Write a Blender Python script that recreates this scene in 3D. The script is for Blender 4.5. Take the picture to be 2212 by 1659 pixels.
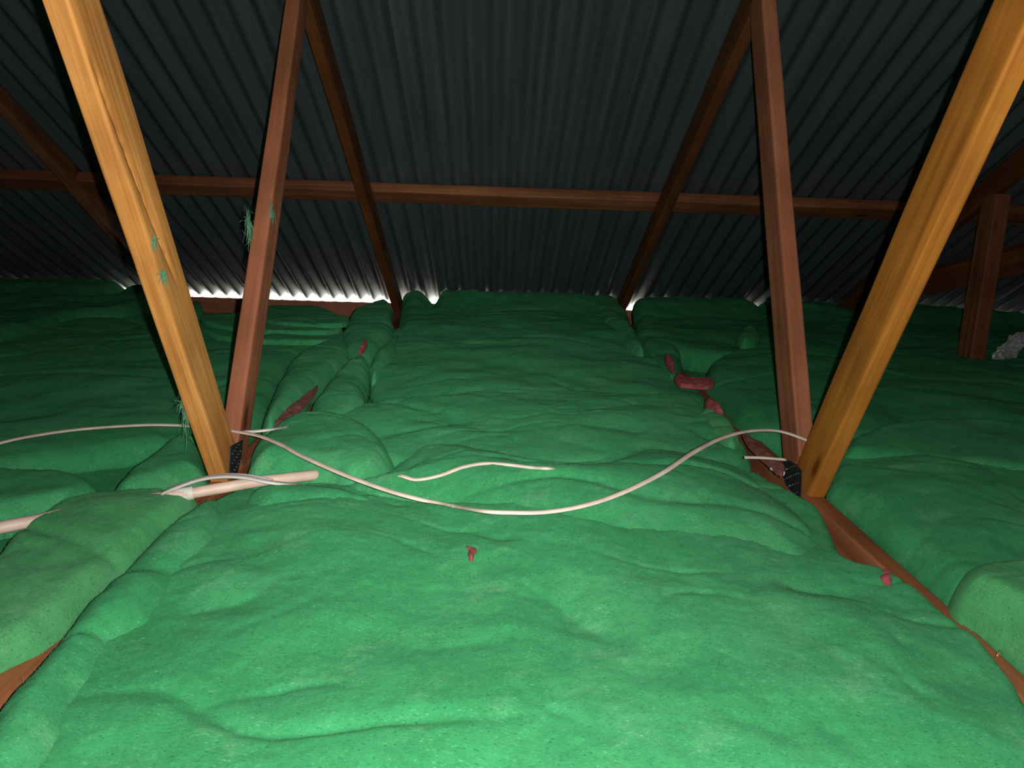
import bpy, bmesh, math, random
import numpy as np
from mathutils import Vector, Matrix

for o in list(bpy.data.objects): bpy.data.objects.remove(o, do_unlink=True)
SC = bpy.context.scene
COL = SC.collection

# ------------------------------------------------------------------ camera
FPX = 1600.0
CAMZ, PITCH, YAW, ROLL = 0.5431, 0.2297, 0.0188, 0.0328
cp, sp = math.cos(PITCH), math.sin(PITCH)
cy, sy = math.cos(YAW), math.sin(YAW)
FWD = np.array([sy*cp, cy*cp, -sp]); R0 = np.array([cy, -sy, 0.0]); U0 = np.cross(R0, FWD)
RGT = math.cos(ROLL)*R0 + math.sin(ROLL)*U0
UPV = -math.sin(ROLL)*R0 + math.cos(ROLL)*U0
EYE = np.array([0.0, 0.0, CAMZ])
cam_d = bpy.data.cameras.new('camera'); cam = bpy.data.objects.new('camera', cam_d); COL.objects.link(cam)
cam_d.sensor_width = 36.0; cam_d.lens = 36.0*FPX/2212.0; cam_d.clip_start = 0.02; cam_d.clip_end = 200
cam.matrix_world = Matrix(((RGT[0], UPV[0], -FWD[0], EYE[0]), (RGT[1], UPV[1], -FWD[1], EYE[1]),
                           (RGT[2], UPV[2], -FWD[2], EYE[2]), (0, 0, 0, 1)))
SC.camera = cam

# ------------------------------------------------------------------ world + flash
w = bpy.data.worlds.new('daylight'); SC.world = w; w.use_nodes = True
bg = w.node_tree.nodes['Background']; bg.inputs[0].default_value = (1.0, .92, .80, 1); bg.inputs[1].default_value = 14.0

def flash():
    ld = bpy.data.lights.new('phone_flash', 'SPOT'); lo = bpy.data.objects.new('phone_flash', ld); COL.objects.link(lo)
    ld.energy = 166; ld.shadow_soft_size = 0.004; ld.spot_size = math.radians(150); ld.spot_blend = .4
    ld.color = (1.0, .97, .92)
    ld.use_nodes = True
    # beam profile of the lamp: a bright core and a weaker wide skirt
    nt = ld.node_tree; em = nt.nodes['Emission']
    def M_(op, a, b_=None):
        n = nt.nodes.new('ShaderNodeMath'); n.operation = op
        for i, v in enumerate((a, b_)):
            if v is None: continue
            if isinstance(v, (int, float)): n.inputs[i].default_value = v
            else: nt.links.new(v, n.inputs[i])
        return n.outputs[0]
    tc = nt.nodes.new('ShaderNodeTexCoord'); sx = nt.nodes.new('ShaderNodeSeparateXYZ'); nt.links.new(tc.outputs['Normal'], sx.inputs[0])
    c = M_('ABSOLUTE', sx.outputs[2])
    nt.links.new(M_('ADD', M_('MULTIPLY', M_('POWER', c, 22.0), .66), .35), em.inputs['Strength'])
    p = EYE + 0.023*RGT + 0.004*UPV
    aim = FWD*1.0 - 0.11*RGT + 0.085*UPV
    lo.location = Vector(p); lo.rotation_euler = Vector(aim).to_track_quat('-Z', 'Y').to_euler()
flash()
vs = SC.view_settings
vs.view_transform = 'Standard'; vs.look = 'None'; vs.gamma = 1; vs.use_curve_mapping = False; vs.exposure = 0.0

# ------------------------------------------------------------------ measuring helpers
def ray(px, py):
    d = FWD + RGT*(px-1106)/FPX - UPV*(py-829.5)/FPX
    return d
def G(px, py, z=0.0):
    d = ray(px, py); t = (z-CAMZ)/d[2]; return EYE + d*t
def TX(px, py, x):
    d = ray(px, py); t = x/d[0]; return EYE + d*t
def DY(px, py, y):
    d = ray(px, py); return EYE + d*(y/d[1])

# ------------------------------------------------------------------ object helpers
def tag(o, label=None, cat=None, group=None, kind=None):
    if label: o['label'] = label
    if cat: o['category'] = cat
    if group: o['group'] = group
    if kind: o['kind'] = kind
    return o
def empty(name, loc):
    o = bpy.data.objects.new(name, None); COL.objects.link(o); o.location = Vector(loc); o.empty_display_size = .05
    return o
def link(name, me, mats, parent=None, smooth=True):
    for m in (mats if isinstance(mats, (list, tuple)) else [mats]): me.materials.append(m)
    if smooth:
        me.polygons.foreach_set('use_smooth', [True]*len(me.polygons))
    o = bpy.data.objects.new(name, me); COL.objects.link(o)
    if parent:
        o.parent = parent
    return o
def npmesh(name, V, Fq, mat_idx=None):
    me = bpy.data.meshes.new(name)
    V = np.asarray(V, dtype=np.float32); Fq = np.asarray(Fq, dtype=np.int32); n = Fq.shape[1]
    me.vertices.add(len(V)); me.vertices.foreach_set('co', V.ravel())
    me.loops.add(Fq.size); me.loops.foreach_set('vertex_index', Fq.ravel())
    me.polygons.add(len(Fq)); me.polygons.foreach_set('loop_start', np.arange(0, Fq.size, n, dtype=np.int32))
    me.polygons.foreach_set('loop_total', np.full(len(Fq), n, dtype=np.int32))
    if mat_idx is not None: me.polygons.foreach_set('material_index', np.asarray(mat_idx, dtype=np.int32))
    me.update(calc_edges=True); me.validate()
    return me

# ------------------------------------------------------------------ numpy gradient noise
_rs = np.random.RandomState(7); _perm = _rs.permutation(4096); _g = _rs.uniform(-1, 1, (4096, 3)); _g /= np.linalg.norm(_g, axis=1)[:, None]
def pnoise(x, y, z=0.0):
    x, y, z = np.broadcast_arrays(np.asarray(x, float), np.asarray(y, float), np.asarray(z, float))
    xi, yi, zi = np.floor(x).astype(int), np.floor(y).astype(int), np.floor(z).astype(int)
    xf, yf, zf = x-xi, y-yi, z-zi
    u, v, w_ = [t*t*t*(t*(t*6-15)+10) for t in (xf, yf, zf)]
    def gr(a, b, c):
        h = _perm[(_perm[(_perm[(xi+a) & 4095]+yi+b) & 4095]+zi+c) & 4095]
        g = _g[h]; return g[..., 0]*(xf-a)+g[..., 1]*(yf-b)+g[..., 2]*(zf-c)
    L = lambda a, b, t: a+(b-a)*t
    return L(L(L(gr(0,0,0), gr(1,0,0), u), L(gr(0,1,0), gr(1,1,0), u), v),
             L(L(gr(0,0,1), gr(1,0,1), u), L(gr(0,1,1), gr(1,1,1), u), v), w_)*1.6
def ridge(x, y, z): return 1-2*np.abs(pnoise(x, y, z))

# ------------------------------------------------------------------ materials
def new_mat(name):
    m = bpy.data.materials.new(name); m.use_nodes = True
    nt = m.node_tree; b = nt.nodes['Principled BSDF']; return m, nt, b
def N(nt, t, **kw):
    n = nt.nodes.new(t)
    for k, v in kw.items():
        if k in n.inputs.keys(): n.inputs[k].default_value = v
        else: setattr(n, k, v)
    return n
def ramp(nt, fac, stops):
    r = nt.nodes.new('ShaderNodeValToRGB'); e = r.color_ramp.elements
    while len(e) < len(stops): e.new(.5)
    for i, (p, c) in enumerate(stops): e[i].position = p; e[i].color = (*c, 1)
    nt.links.new(fac, r.inputs[0]); return r.outputs[0]
def mix(nt, fac, a, b, mode='MIX'):
    m = nt.nodes.new('ShaderNodeMix'); m.data_type = 'RGBA'; m.blend_type = mode
    for s, v in ((0, fac), (6, a), (7, b)):
        if isinstance(v, (int, float)): m.inputs[s].default_value = v
        elif isinstance(v, tuple): m.inputs[s].default_value = (*v, 1)
        else: nt.links.new(v, m.inputs[s])
    return m.outputs[2]

def mat_batt(name, c0, c1, c2, fib=(.45, .8, .5)):
    m, nt, b = new_mat(name); L = nt.links
    tc = N(nt, 'ShaderNodeTexCoord')
    n1 = N(nt, 'ShaderNodeTexNoise', Scale=5.0, Detail=6.0, Roughness=.62); L.new(tc.outputs['Object'], n1.inputs['Vector'])
    n2 = N(nt, 'ShaderNodeTexNoise', Scale=38.0, Detail=8.0, Roughness=.7); L.new(tc.outputs['Object'], n2.inputs['Vector'])
    base = ramp(nt, n1.outputs[0], [(.3, c0), (.52, c1), (.74, c2)])
    mott = ramp(nt, n2.outputs[0], [(.3, (.84, .84, .84)), (.7, (1.08, 1.08, 1.08))])
    col = mix(nt, 1.0, base, mott, 'MULTIPLY')
    # short fibre flecks, their sparkle painted in as pale colour, stretched sideways
    mp = N(nt, 'ShaderNodeMapping'); mp.inputs['Scale'].default_value = (230, 380, 380); mp.inputs['Rotation'].default_value = (0, 0, .35)
    L.new(tc.outputs['Object'], mp.inputs['Vector'])
    n3 = N(nt, 'ShaderNodeTexNoise', Scale=1.0, Detail=3.0, Roughness=.7); L.new(mp.outputs[0], n3.inputs['Vector'])
    n4 = N(nt, 'ShaderNodeTexNoise', Scale=14.0, Detail=5.0, Roughness=.65); L.new(tc.outputs['Object'], n4.inputs['Vector'])
    cl = ramp(nt, n4.outputs[0], [(.40, (.25, .25, .25)), (.62, (1, 1, 1))])
    fm = ramp(nt, n3.outputs[0], [(.60, (0, 0, 0)), (.72, (.8, .8, .8))])
    fm = mix(nt, 1.0, fm, cl, 'MULTIPLY')
    dust = ramp(nt, n4.outputs[0], [(.56, (0, 0, 0)), (.74, (.30, .30, .30))])
    col = mix(nt, dust, col, tuple(.55*a_+.45*b_ for a_, b_ in zip(fib, c2)))
    col = mix(nt, fm, col, fib)
    dk = ramp(nt, n3.outputs[0], [(.30, (.50, .50, .50)), (.42, (1, 1, 1))])
    col = mix(nt, 1.0, col, dk, 'MULTIPLY')
    L.new(col, b.inputs['Base Color'])
    b.inputs['Roughness'].default_value = .95
    b.inputs['Subsurface Weight'].default_value = .45; b.inputs['Subsurface Radius'].default_value = (.5, 1.0, .6); b.inputs['Subsurface Scale'].default_value = .016
    b.inputs['Specular IOR Level'].default_value = .15
    b.inputs['Sheen Weight'].default_value = .25; b.inputs['Sheen Roughness'].default_value = .45
    b.inputs['Sheen Tint'].default_value = (*c2, 1)
    bm1 = N(nt, 'ShaderNodeBump', Strength=.35, Distance=.002); L.new(n3.outputs[0], bm1.inputs['Height'])
    bm2 = N(nt, 'ShaderNodeBump', Strength=.35, Distance=.005); L.new(n2.outputs[0], bm2.inputs['Height']); L.new(bm1.outputs[0], bm2.inputs['Normal'])
    L.new(bm2.outputs[0], b.inputs['Normal'])
    # wool lets some light through
    tr = N(nt, 'ShaderNodeBsdfTranslucent'); L.new(col, tr.inputs[0]); L.new(bm2.outputs[0], tr.inputs['Normal'])
    ms = N(nt, 'ShaderNodeMixShader'); ms.inputs[0].default_value = .22
    L.new(b.outputs[0], ms.inputs[1]); L.new(tr.outputs[0], ms.inputs[2])
    L.new(ms.outputs[0], nt.nodes['Material Output'].inputs['Surface'])
    return m
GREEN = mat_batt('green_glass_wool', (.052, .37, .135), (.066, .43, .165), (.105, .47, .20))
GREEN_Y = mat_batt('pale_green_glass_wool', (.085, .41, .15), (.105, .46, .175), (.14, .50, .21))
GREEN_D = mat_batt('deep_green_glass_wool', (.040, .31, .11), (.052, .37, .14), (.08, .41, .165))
PINK = mat_batt('pink_glass_wool', (.30, .06, .06), (.38, .085, .085), (.50, .14, .14), (.8, .45, .42))
PINK_DULL = mat_batt('dull_pink_brown', (.20, .075, .065), (.25, .095, .08), (.31, .13, .11), (.5, .3, .27))
TUFT = mat_batt('pale_wool_wisp', (.10, .36, .19), (.15, .44, .24), (.24, .52, .32))

def mat_wood(name, a, bcol, c, grain=1.0, rough=.62, seed=0.0):
    m, nt, b = new_mat(name); L = nt.links
    tc = N(nt, 'ShaderNodeTexCoord')
    mp = N(nt, 'ShaderNodeMapping'); mp.inputs['Scale'].default_value = (1.3, 26, 26); mp.inputs['Location'].default_value = (seed, seed*2.1, seed*.7)
    L.new(tc.outputs['Object'], mp.inputs['Vector'])
    n0 = N(nt, 'ShaderNodeTexNoise', Scale=1.0, Detail=5.0, Roughness=.55, Distortion=.35); L.new(mp.outputs[0], n0.inputs['Vector'])
    mp2 = N(nt, 'ShaderNodeMapping'); mp2.inputs['Scale'].default_value = (5, 210, 210); L.new(tc.outputs['Object'], mp2.inputs['Vector'])
    n1 = N(nt, 'ShaderNodeTexNoise', Scale=1.0, Detail=4.0, Roughness=.6); L.new(mp2.outputs[0], n1.inputs['Vector'])
    n2 = N(nt, 'ShaderNodeTexNoise', Scale=6.0, Detail=3.0); L.new(tc.outputs['Object'], n2.inputs['Vector'])
    base = ramp(nt, n0.outputs[0], [(.28, a), (.5, bcol), (.72, c)])
    ln = ramp(nt, n1.outputs[0], [(.35, (.62, .58, .52)), (.62, (1.08, 1.08, 1.08))])
    col = mix(nt, .7*grain, base, ln, 'MULTIPLY')
    bl = ramp(nt, n2.outputs[0], [(.35, (.82, .78, .76)), (.65, (1.1, 1.1, 1.08))])
    col = mix(nt, 1.0, col, bl, 'MULTIPLY')
    # knots
    mk = N(nt, 'ShaderNodeMapping'); mk.inputs['Scale'].default_value = (3.1, 9, 9); mk.inputs['Location'].default_value = (seed*3.3, seed, 0); L.new(tc.outputs['Object'], mk.inputs['Vector'])
    vo = N(nt, 'ShaderNodeTexVoronoi', Scale=1.0); L.new(mk.outputs[0], vo.inputs['Vector'])
    kn = ramp(nt, vo.outputs['Distance'], [(.07, (.30, .17, .10)), (.10, (.75, .62, .5)), (.16, (1, 1, 1))])
    col = mix(nt, .85, col, kn, 'MULTIPLY')
    L.new(col, b.inputs['Base Color']); b.inputs['Roughness'].default_value = rough; b.inputs['Specular IOR Level'].default_value = .3
    bp = N(nt, 'ShaderNodeBump', Strength=.35*grain, Distance=.0015); L.new(n1.outputs[0], bp.inputs['Height'])
    L.new(bp.outputs[0], b.inputs['Normal'])
    return m
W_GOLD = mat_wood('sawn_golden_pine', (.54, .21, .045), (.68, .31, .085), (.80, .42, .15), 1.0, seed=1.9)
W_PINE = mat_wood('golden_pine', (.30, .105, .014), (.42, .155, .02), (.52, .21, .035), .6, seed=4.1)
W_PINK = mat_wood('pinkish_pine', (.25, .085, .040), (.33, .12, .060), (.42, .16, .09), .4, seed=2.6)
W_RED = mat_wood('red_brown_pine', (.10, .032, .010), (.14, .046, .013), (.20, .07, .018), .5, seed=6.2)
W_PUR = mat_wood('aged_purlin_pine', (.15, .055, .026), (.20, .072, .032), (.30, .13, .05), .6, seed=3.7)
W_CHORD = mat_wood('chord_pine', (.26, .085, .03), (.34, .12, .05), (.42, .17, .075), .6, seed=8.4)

def mat_plain(name, c, rough=.5, metal=0.0, bump=0.0, bscale=60, spec=.5, var=0.12):
    m, nt, b = new_mat(name); L = nt.links
    tc = N(nt, 'ShaderNodeTexCoord'); n = N(nt, 'ShaderNodeTexNoise', Scale=bscale, Detail=5.0); L.new(tc.outputs['Object'], n.inputs['Vector'])
    col = ramp(nt, n.outputs[0], [(.3, tuple(x*(1-var*2) for x in c)), (.65, tuple(min(1, x*(1+var)) for x in c))])
    L.new(col, b.inputs['Base Color']); b.inputs['Roughness'].default_value = rough; b.inputs['Metallic'].default_value = metal
    b.inputs['Specular IOR Level'].default_value = spec
    if bump:
        bp = N(nt, 'ShaderNodeBump', Strength=bump, Distance=.002); L.new(n.outputs[0], bp.inputs['Height']); L.new(bp.outputs[0], b.inputs['Normal'])
    return m
CABLE = mat_plain('white_cable_sheath', (.66, .56, .47), .45, bscale=25, var=.1)
CABLE_G = mat_plain('grey_white_cable_sheath', (.62, .58, .56), .4, bscale=25, var=.08)
PIPE = mat_plain('dusty_white_pipe', (.70, .52, .43), .5, bscale=18, var=.12)
SOCK = mat_plain('white_pipe_socket', (.74, .70, .62), .35, bscale=18, var=.05)
PLATE = mat_plain('galvanised_plate', (.055, .060, .062), .5, .55, .3, 40)
STUD = mat_plain('bright_punched_teeth', (.75, .76, .78), .25, .8)
BOARD = mat_plain('ceiling_lining', (.25, .22, .2), .9)
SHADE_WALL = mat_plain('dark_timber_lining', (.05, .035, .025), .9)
RED = mat_plain('red_scrap', (.24, .055, .05), .8, 0, .6, 120)
PAPER = mat_plain('grey_foil_paper', (.36, .38, .38), .45, .2, .8, 40)
CHIP = mat_plain('wood_chip', (.55, .26, .10), .7)
def mat_roof():
    m, nt, b = new_mat('corrugated_zinc_sheet'); L = nt.links
    tc = N(nt, 'ShaderNodeTexCoord')
    mp = N(nt, 'ShaderNodeMapping'); mp.inputs['Scale'].default_value = (22, 1.2, 1.2); L.new(tc.outputs['Object'], mp.inputs['Vector'])
    n = N(nt, 'ShaderNodeTexNoise', Scale=1.0, Detail=5.0, Roughness=.6); L.new(mp.outputs[0], n.inputs['Vector'])
    col = ramp(nt, n.outputs[0], [(.3, (.078, .096, .104)), (.6, (.112, .136, .148)), (.8, (.140, .160, .168))])
    L.new(col, b.inputs['Base Color']); b.inputs['Metallic'].default_value = .35; b.inputs['Roughness'].default_value = .5
    b.inputs['Specular IOR Level'].default_value = .12
    return m
ROOF = mat_roof()

# ------------------------------------------------------------------ the truss geometry
XL, XR, SP = -0.5508, 0.6492, 1.2
YN, YE, TH = 1.446, 4.0865, 0.5196
tanT, cosT, sinT = math.tan(TH), math.cos(TH), math.sin(TH)
def chordz(y): return (YE-y)*tanT              # centre line of the top chord
YRIDGE, HALF = 0.13, 3.96
SHEET = 0.045/cosT + 0.045/cosT + 0.014        # roof sheet mid surface above the chord centre line
def sheetz(y): return chordz(y)+SHEET
XMIN, XMAX = -3.3, 3.6

def timber(name, p0, p1, wid, thk, side, mat, parent, seed=0, cuts=(), seg=.012, cracks=(), wane=.0):
    """sawn timber from p0 to p1; thk runs along `side`, wid across it"""
    p0, p1, side = Vector(p0), Vector(p1), Vector(side).normalized()
    ax = (p1-p0); Lg = ax.length; ax.normalize(); up = ax.cross(side).normalized(); side = up.cross(ax).normalized()
    ns = max(2, int(Lg/seg)); per = []; k = 10; r = .0035
    hw, ht = wid/2, thk/2
    def line(a, b_, n): return [(a[0]+(b_[0]-a[0])*i/n, a[1]+(b_[1]-a[1])*i/n) for i in range(n)]
    per += line((-ht+r, -hw), (ht-r, -hw), k) + [(ht-r, -hw), (ht-r*.3, -hw+r*.3)]
    per += line((ht, -hw+r), (ht, hw-r), k*2) + [(ht, hw-r), (ht-r*.3, hw-r*.3)]
    per += line((ht-r, hw), (-ht+r, hw), k) + [(-ht+r, hw), (-ht+r*.3, hw-r*.3)]
    per += line((-ht, hw-r), (-ht, -hw+r), k*2) + [(-ht, -hw+r), (-ht+r*.3, -hw+r*.3)]
    per = np.array(per); m = len(per)
    s = np.linspace(0, Lg, ns+1)
    S, I = np.meshgrid(s, np.arange(m), indexing='ij')
    A, B = per[I, 0].copy(), per[I, 1].copy()
    nz = pnoise(S*6+seed, A*60, B*60+seed)*.0006 + pnoise(S*1.1+seed*3.7, 0, seed)*0
    rad = np.sqrt(A*A+B*B)+1e-6
    corner = np.clip((np.abs(A)/ht+np.abs(B)/hw-1.75)/.25, 0, 1)
    wn = corner*(.0010+np.maximum(0, pnoise(S*2.3+seed, np.sign(A)*3, np.sign(B)*5+seed))*(.004+wane))
    A += A/rad*(nz-wn); B += B/rad*(nz-wn)
    for (s0, s1, b0, b1, dpt, wd, sgn) in cracks:       # splits in a broad face (sgn = which face)
        t = np.clip((S-s0)/(s1-s0), 0, 1); bc = b0+(b1-b0)*t
        prof = np.exp(-((B-bc)/wd)**2)*np.sin(np.pi*t)**.6*((S > s0) & (S < s1))*(np.sign(A) == sgn)*(np.abs(A) > ht*.8)
        A -= sgn*dpt*prof
    bow = pnoise(s*.9+seed*1.7, seed, .5)*.004
    V = np.stack([S, A+bow[:, None], B], -1).reshape(-1, 3)
    i = np.arange(ns)[:, None]*m; j = np.arange(m)[None, :]; j2 = (j+1) % m
    F = np.stack([i+j, i+j2, i+m+j2, i+m+j], -1).reshape(-1, 4)
    me = npmesh(name, V, F)
    bm = bmesh.new(); bm.from_mesh(me)
    bm.verts.ensure_lookup_table()
    bm.faces.new([bm.verts[q] for q in range(m)][::-1]); bm.faces.new([bm.verts[ns*m+q] for q in range(m)])
    M = Matrix(((ax[0], side[0], up[0], p0[0]), (ax[1], side[1], up[1], p0[1]), (ax[2], side[2], up[2], p0[2]), (0, 0, 0, 1)))
    Mi = M.inverted()
    for co, no in cuts:                                 # world-space cutting planes, the side the normal points to goes
        lc = Mi @ Vector(co); ln = (Mi.to_3x3() @ Vector(no)).normalized()
        res = bmesh.ops.bisect_plane(bm, geom=bm.verts[:]+bm.edges[:]+bm.faces[:], plane_co=lc, plane_no=ln, clear_outer=True)
        ed = [e for e in res['geom_cut'] if isinstance(e, bmesh.types.BMEdge)]
        try: bmesh.ops.holes_fill(bm, edges=ed)
        except Exception: pass
    bmesh.ops.recalc_face_normals(bm, faces=bm.faces)
    bm.to_mesh(me); bm.free()
    me.materials.append(mat)
    me.polygons.foreach_set('use_smooth', [True]*len(me.polygons))
    try: me.set_sharp_from_angle(angle=math.radians(35))
    except Exception: pass
    o = bpy.data.objects.new(name, me); COL.objects.link(o)
    if parent:
        o.parent = parent; o.matrix_local = Matrix.Translation(parent.location).inverted() @ M
    else: o.matrix_world = M
    return o

def nail_plate(parent, x, sgn, poly_yz, rot, pitch=.0125):
    """toothed steel plate on the side face of the truss at x; sgn tells which side it faces"""
    bm = bmesh.new(); P = [Vector(p) for p in poly_yz]
    t = .0014; front = [bm.verts.new((x+sgn*t, p[0], p[1])) for p in P]; back = [bm.verts.new((x-sgn*.0005, p[0], p[1])) for p in P]
    bm.faces.new(front); bm.faces.new(back[::-1])
    for i in range(len(P)): bm.faces.new((front[i], back[i], back[(i+1) % len(P)], front[(i+1) % len(P)]))
    def inside(y, z):
        c = False; n = len(P)
        for i in range(n):
            (y1, z1), (y2, z2) = P[i], P[(i+1) % n]
            if (z1 > z) != (z2 > z) and y < (y2-y1)*(z-z1)/(z2-z1)+y1: c = not c
        return c
    ys = [p[0] for p in P]; zs = [p[1] for p in P]; cyy, czz = sum(ys)/len(ys), sum(zs)/len(zs)
    rnd = random.Random(5)
    for i in range(-14, 15):
        for j in range(-14, 15):
            a = i*pitch*1.5; b_ = (j+(i % 2)*.5)*pitch
            y = cyy+a*math.cos(rot)-b_*math.sin(rot); z = czz+a*math.sin(rot)+b_*math.cos(rot)
            if not inside(y, z) or not inside(y+.004, z) or not inside(y-.004, z) or not inside(y, z+.003): continue
            r1, r2, h = .0019, .0017, .0024                 # a raised burr beside each punched slot
            ring = []
            for q in range(8):
                an = q*math.pi/4; dy, dz = r1*math.cos(an), r2*math.sin(an)
                ring.append(bm.verts.new((x+sgn*t*1.02, y+dy*math.cos(rot)-dz*math.sin(rot), z+dy*math.sin(rot)+dz*math.cos(rot))))
            top = [bm.verts.new((x+sgn*(t+h*(.6+.6*rnd.random())), v.co.y*.5+y*.5, v.co.z*.5+z*.5)) for v in ring]
            for q in range(8):
                f = bm.faces.new((ring[q], ring[(q+1) % 8], top[(q+1) % 8], top[q])); f.material_index = 0
            f = bm.faces.new(top); f.material_index = 1
    bmesh.ops.recalc_face_normals(bm, faces=bm.faces)
    L0 = Vector(parent.location)
    for v in bm.verts: v.co -= L0
    me = bpy.data.meshes.new('nail_plate'); bm.to_mesh(me); bm.free()
    return link('nail_plate', me, [PLATE, STUD], parent, smooth=False)

def along(p0, p1, e0, e1):
    p0, p1 = np.array(p0), np.array(p1); d = (p1-p0)/np.linalg.norm(p1-p0); return p0-d*e0, p1+d*e1
SX = (1, 0, 0)
def truss(x, label, mats, webA=None, webB=None, chordC=None, chordN=None, full=True):
    t = empty('roof_truss', (x, YE, -.045)); tag(t, label, 'roof truss', 'timber roof trusses')
    mA, mB, mC, mN, mP = mats
    # top chord
    a, b_ = (x, YE+.28, chordz(YE+.28)), (x, YRIDGE, chordz(YRIDGE))
    if chordC is not None:
        q0, q1 = TX(*chordC[0], x), TX(*chordC[1], x)
        sl = (q1-q0)/np.linalg.norm(q1-q0); a = q0-sl*((YE+.22-q0[1])/-sl[1] if sl[1] < 0 else .2); b_ = q0+sl*((YRIDGE-q0[1])/sl[1])
    timber('top_chord', a, b_, .09, .038, SX, mC, t, seed=x*3+1, cuts=[((x, YE+.16, 0), (0, 1, 0))])
    # bottom chord
    timber('bottom_chord', (x, -.3, -.045), (x, YE+.10, -.045), .09, .040, SX, mN, t, seed=x*5+2,
           cuts=[((x, YE, .0), (0, sinT, cosT))])
    if full:
        pA0, pA1 = (TX(*webA[0], x), TX(*webA[1], x))
        d = (pA1-pA0)/np.linalg.norm(pA1-pA0)
        zt = min(2.15, chordz(YRIDGE)-.05); pA1 = pA0 + d*(zt-pA0[2])/d[2]; pA0b = pA0 - d*((pA0[2]+.03)/d[2])
        nA = np.array([0, d[2], -d[1]])                    # faces away from the camera side of web A
        wdA = webA[2]
        timber('web', pA0b, pA1, wdA, .035, SX, mA, t, seed=x*7+3, cuts=[((x, 0, .001), (0, 0, -1))], seg=.008,
               cracks=webA[3] if len(webA) > 3 else (), wane=.004)
        pB0, pB1 = TX(*webB[0], x), TX(*webB[1], x)
        dB = (pB1-pB0)/np.linalg.norm(pB1-pB0)
        pB0b = pB0 - dB*((pB0[2]+.05)/dB[2]); pB1 = pB0 + dB*(1.35/dB[2])
        cB = pA0 + nA*(wdA/2)
        timber('web', pB0b, pB1, webB[2], .038, SX, mB, t, seed=x*7+9,
               cuts=[((x, 0, .001), (0, 0, -1)), (tuple(cB), tuple(-nA)), ((x, YE, .0-.047/cosT), (0, sinT, cosT))])
    return t
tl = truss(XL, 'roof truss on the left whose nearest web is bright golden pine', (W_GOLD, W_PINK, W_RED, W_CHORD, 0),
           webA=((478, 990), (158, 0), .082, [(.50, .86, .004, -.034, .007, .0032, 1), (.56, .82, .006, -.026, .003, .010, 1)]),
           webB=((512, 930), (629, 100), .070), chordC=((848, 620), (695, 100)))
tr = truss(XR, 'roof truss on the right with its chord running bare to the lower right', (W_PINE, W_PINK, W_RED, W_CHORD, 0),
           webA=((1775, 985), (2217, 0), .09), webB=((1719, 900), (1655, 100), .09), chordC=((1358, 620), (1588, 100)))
tll = truss(XL-SP, 'roof truss at far left edge, only its sloping top chord showing', (W_PINK, W_PINK, W_PUR, W_CHORD, 0), full=False,
            chordC=((290, 545), (60, 275)))
trr = truss(XR+SP, 'roof truss at far right in the dark with a short upright strut', (W_PINK, W_PINK, W_RED, W_CHORD, 0), full=False)
# the short strut of the far right truss
s0, s1 = TX(2090, 815, XR+SP), TX(2150, 440, XR+SP)
timber('strut', s0, s1+ (s1-s0)*.05, .09, .06, SX, W_PUR, trr, seed=12, cuts=[((XR+SP, YE, .0-.045/cosT), (0, sinT, cosT))])
def yz(px, py, x): q = TX(px, py, x); return (q[1], q[2])
xf = XR-.0205
nail_plate(tr, xf, -1, [yz(1695, 990, xf), yz(1720, 1003, xf), yz(1733, 1018, xf), yz(1731, 1083, xf), yz(1700, 1050, xf), yz(1692, 1030, xf)], math.radians(60))
xf = XL+.0205
nail_plate(tl, xf, 1, [yz(497, 965, xf), yz(505, 960, xf), yz(524, 950, xf), yz(520, 990, xf), yz(510, 1030, xf), yz(494, 1032, xf)], math.radians(100))

# ------------------------------------------------------------------ purlin, eave purlin, brace
dp = (.045+.0225)/cosT
def purlin_y(px, py):                        # where the ray meets the purlin centre plane
    d = ray(px, py); t = (YE*tanT+dp-CAMZ)/(d[2]+d[1]*tanT); return EYE+d*t
q = purlin_y(1106, 422)
pn = Vector((0, sinT, cosT))
o = timber('purlin', (XMIN+.1, q[1], q[2]), (2.75, q[1]+.02, q[2]-.02*tanT), .088, .045, pn, W_PUR, None, seed=21, seg=.02)
tag(o, 'long horizontal timber purlin across the underside of the metal roof', 'purlin')
YP = 4.0                                     # the eave timber stands where the sight line under the gaps meets the sheeting
while DY(700, 650, YP)[2] < sheetz(YP)-.0115/cosT-.016: YP += .002
ep = DY(700, 650, YP)
o = timber('eave_purlin', (XMIN+.1, YP, ep[2]-.046), (XMAX-.1, YP, ep[2]-.046), .045, .09, (0, 0, 1), W_PINK, None, seed=27, seg=.02, wane=.006)
tag(o, 'rough pinkish eave timber below the row of daylight gaps', 'purlin')
EPZ = ep[2]
b0, b1 = DY(1985, 612, 3.55), DY(2260, 545, 3.0)
b1 = np.array([b1[0], 3.0, b1[2]])
o = timber('ceiling_binder', b0, b1, .12, .045, (0, 1, 0), W_RED, None, seed=33)
tag(o, 'dark sloping timber board behind the short strut at far right', 'board')

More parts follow.
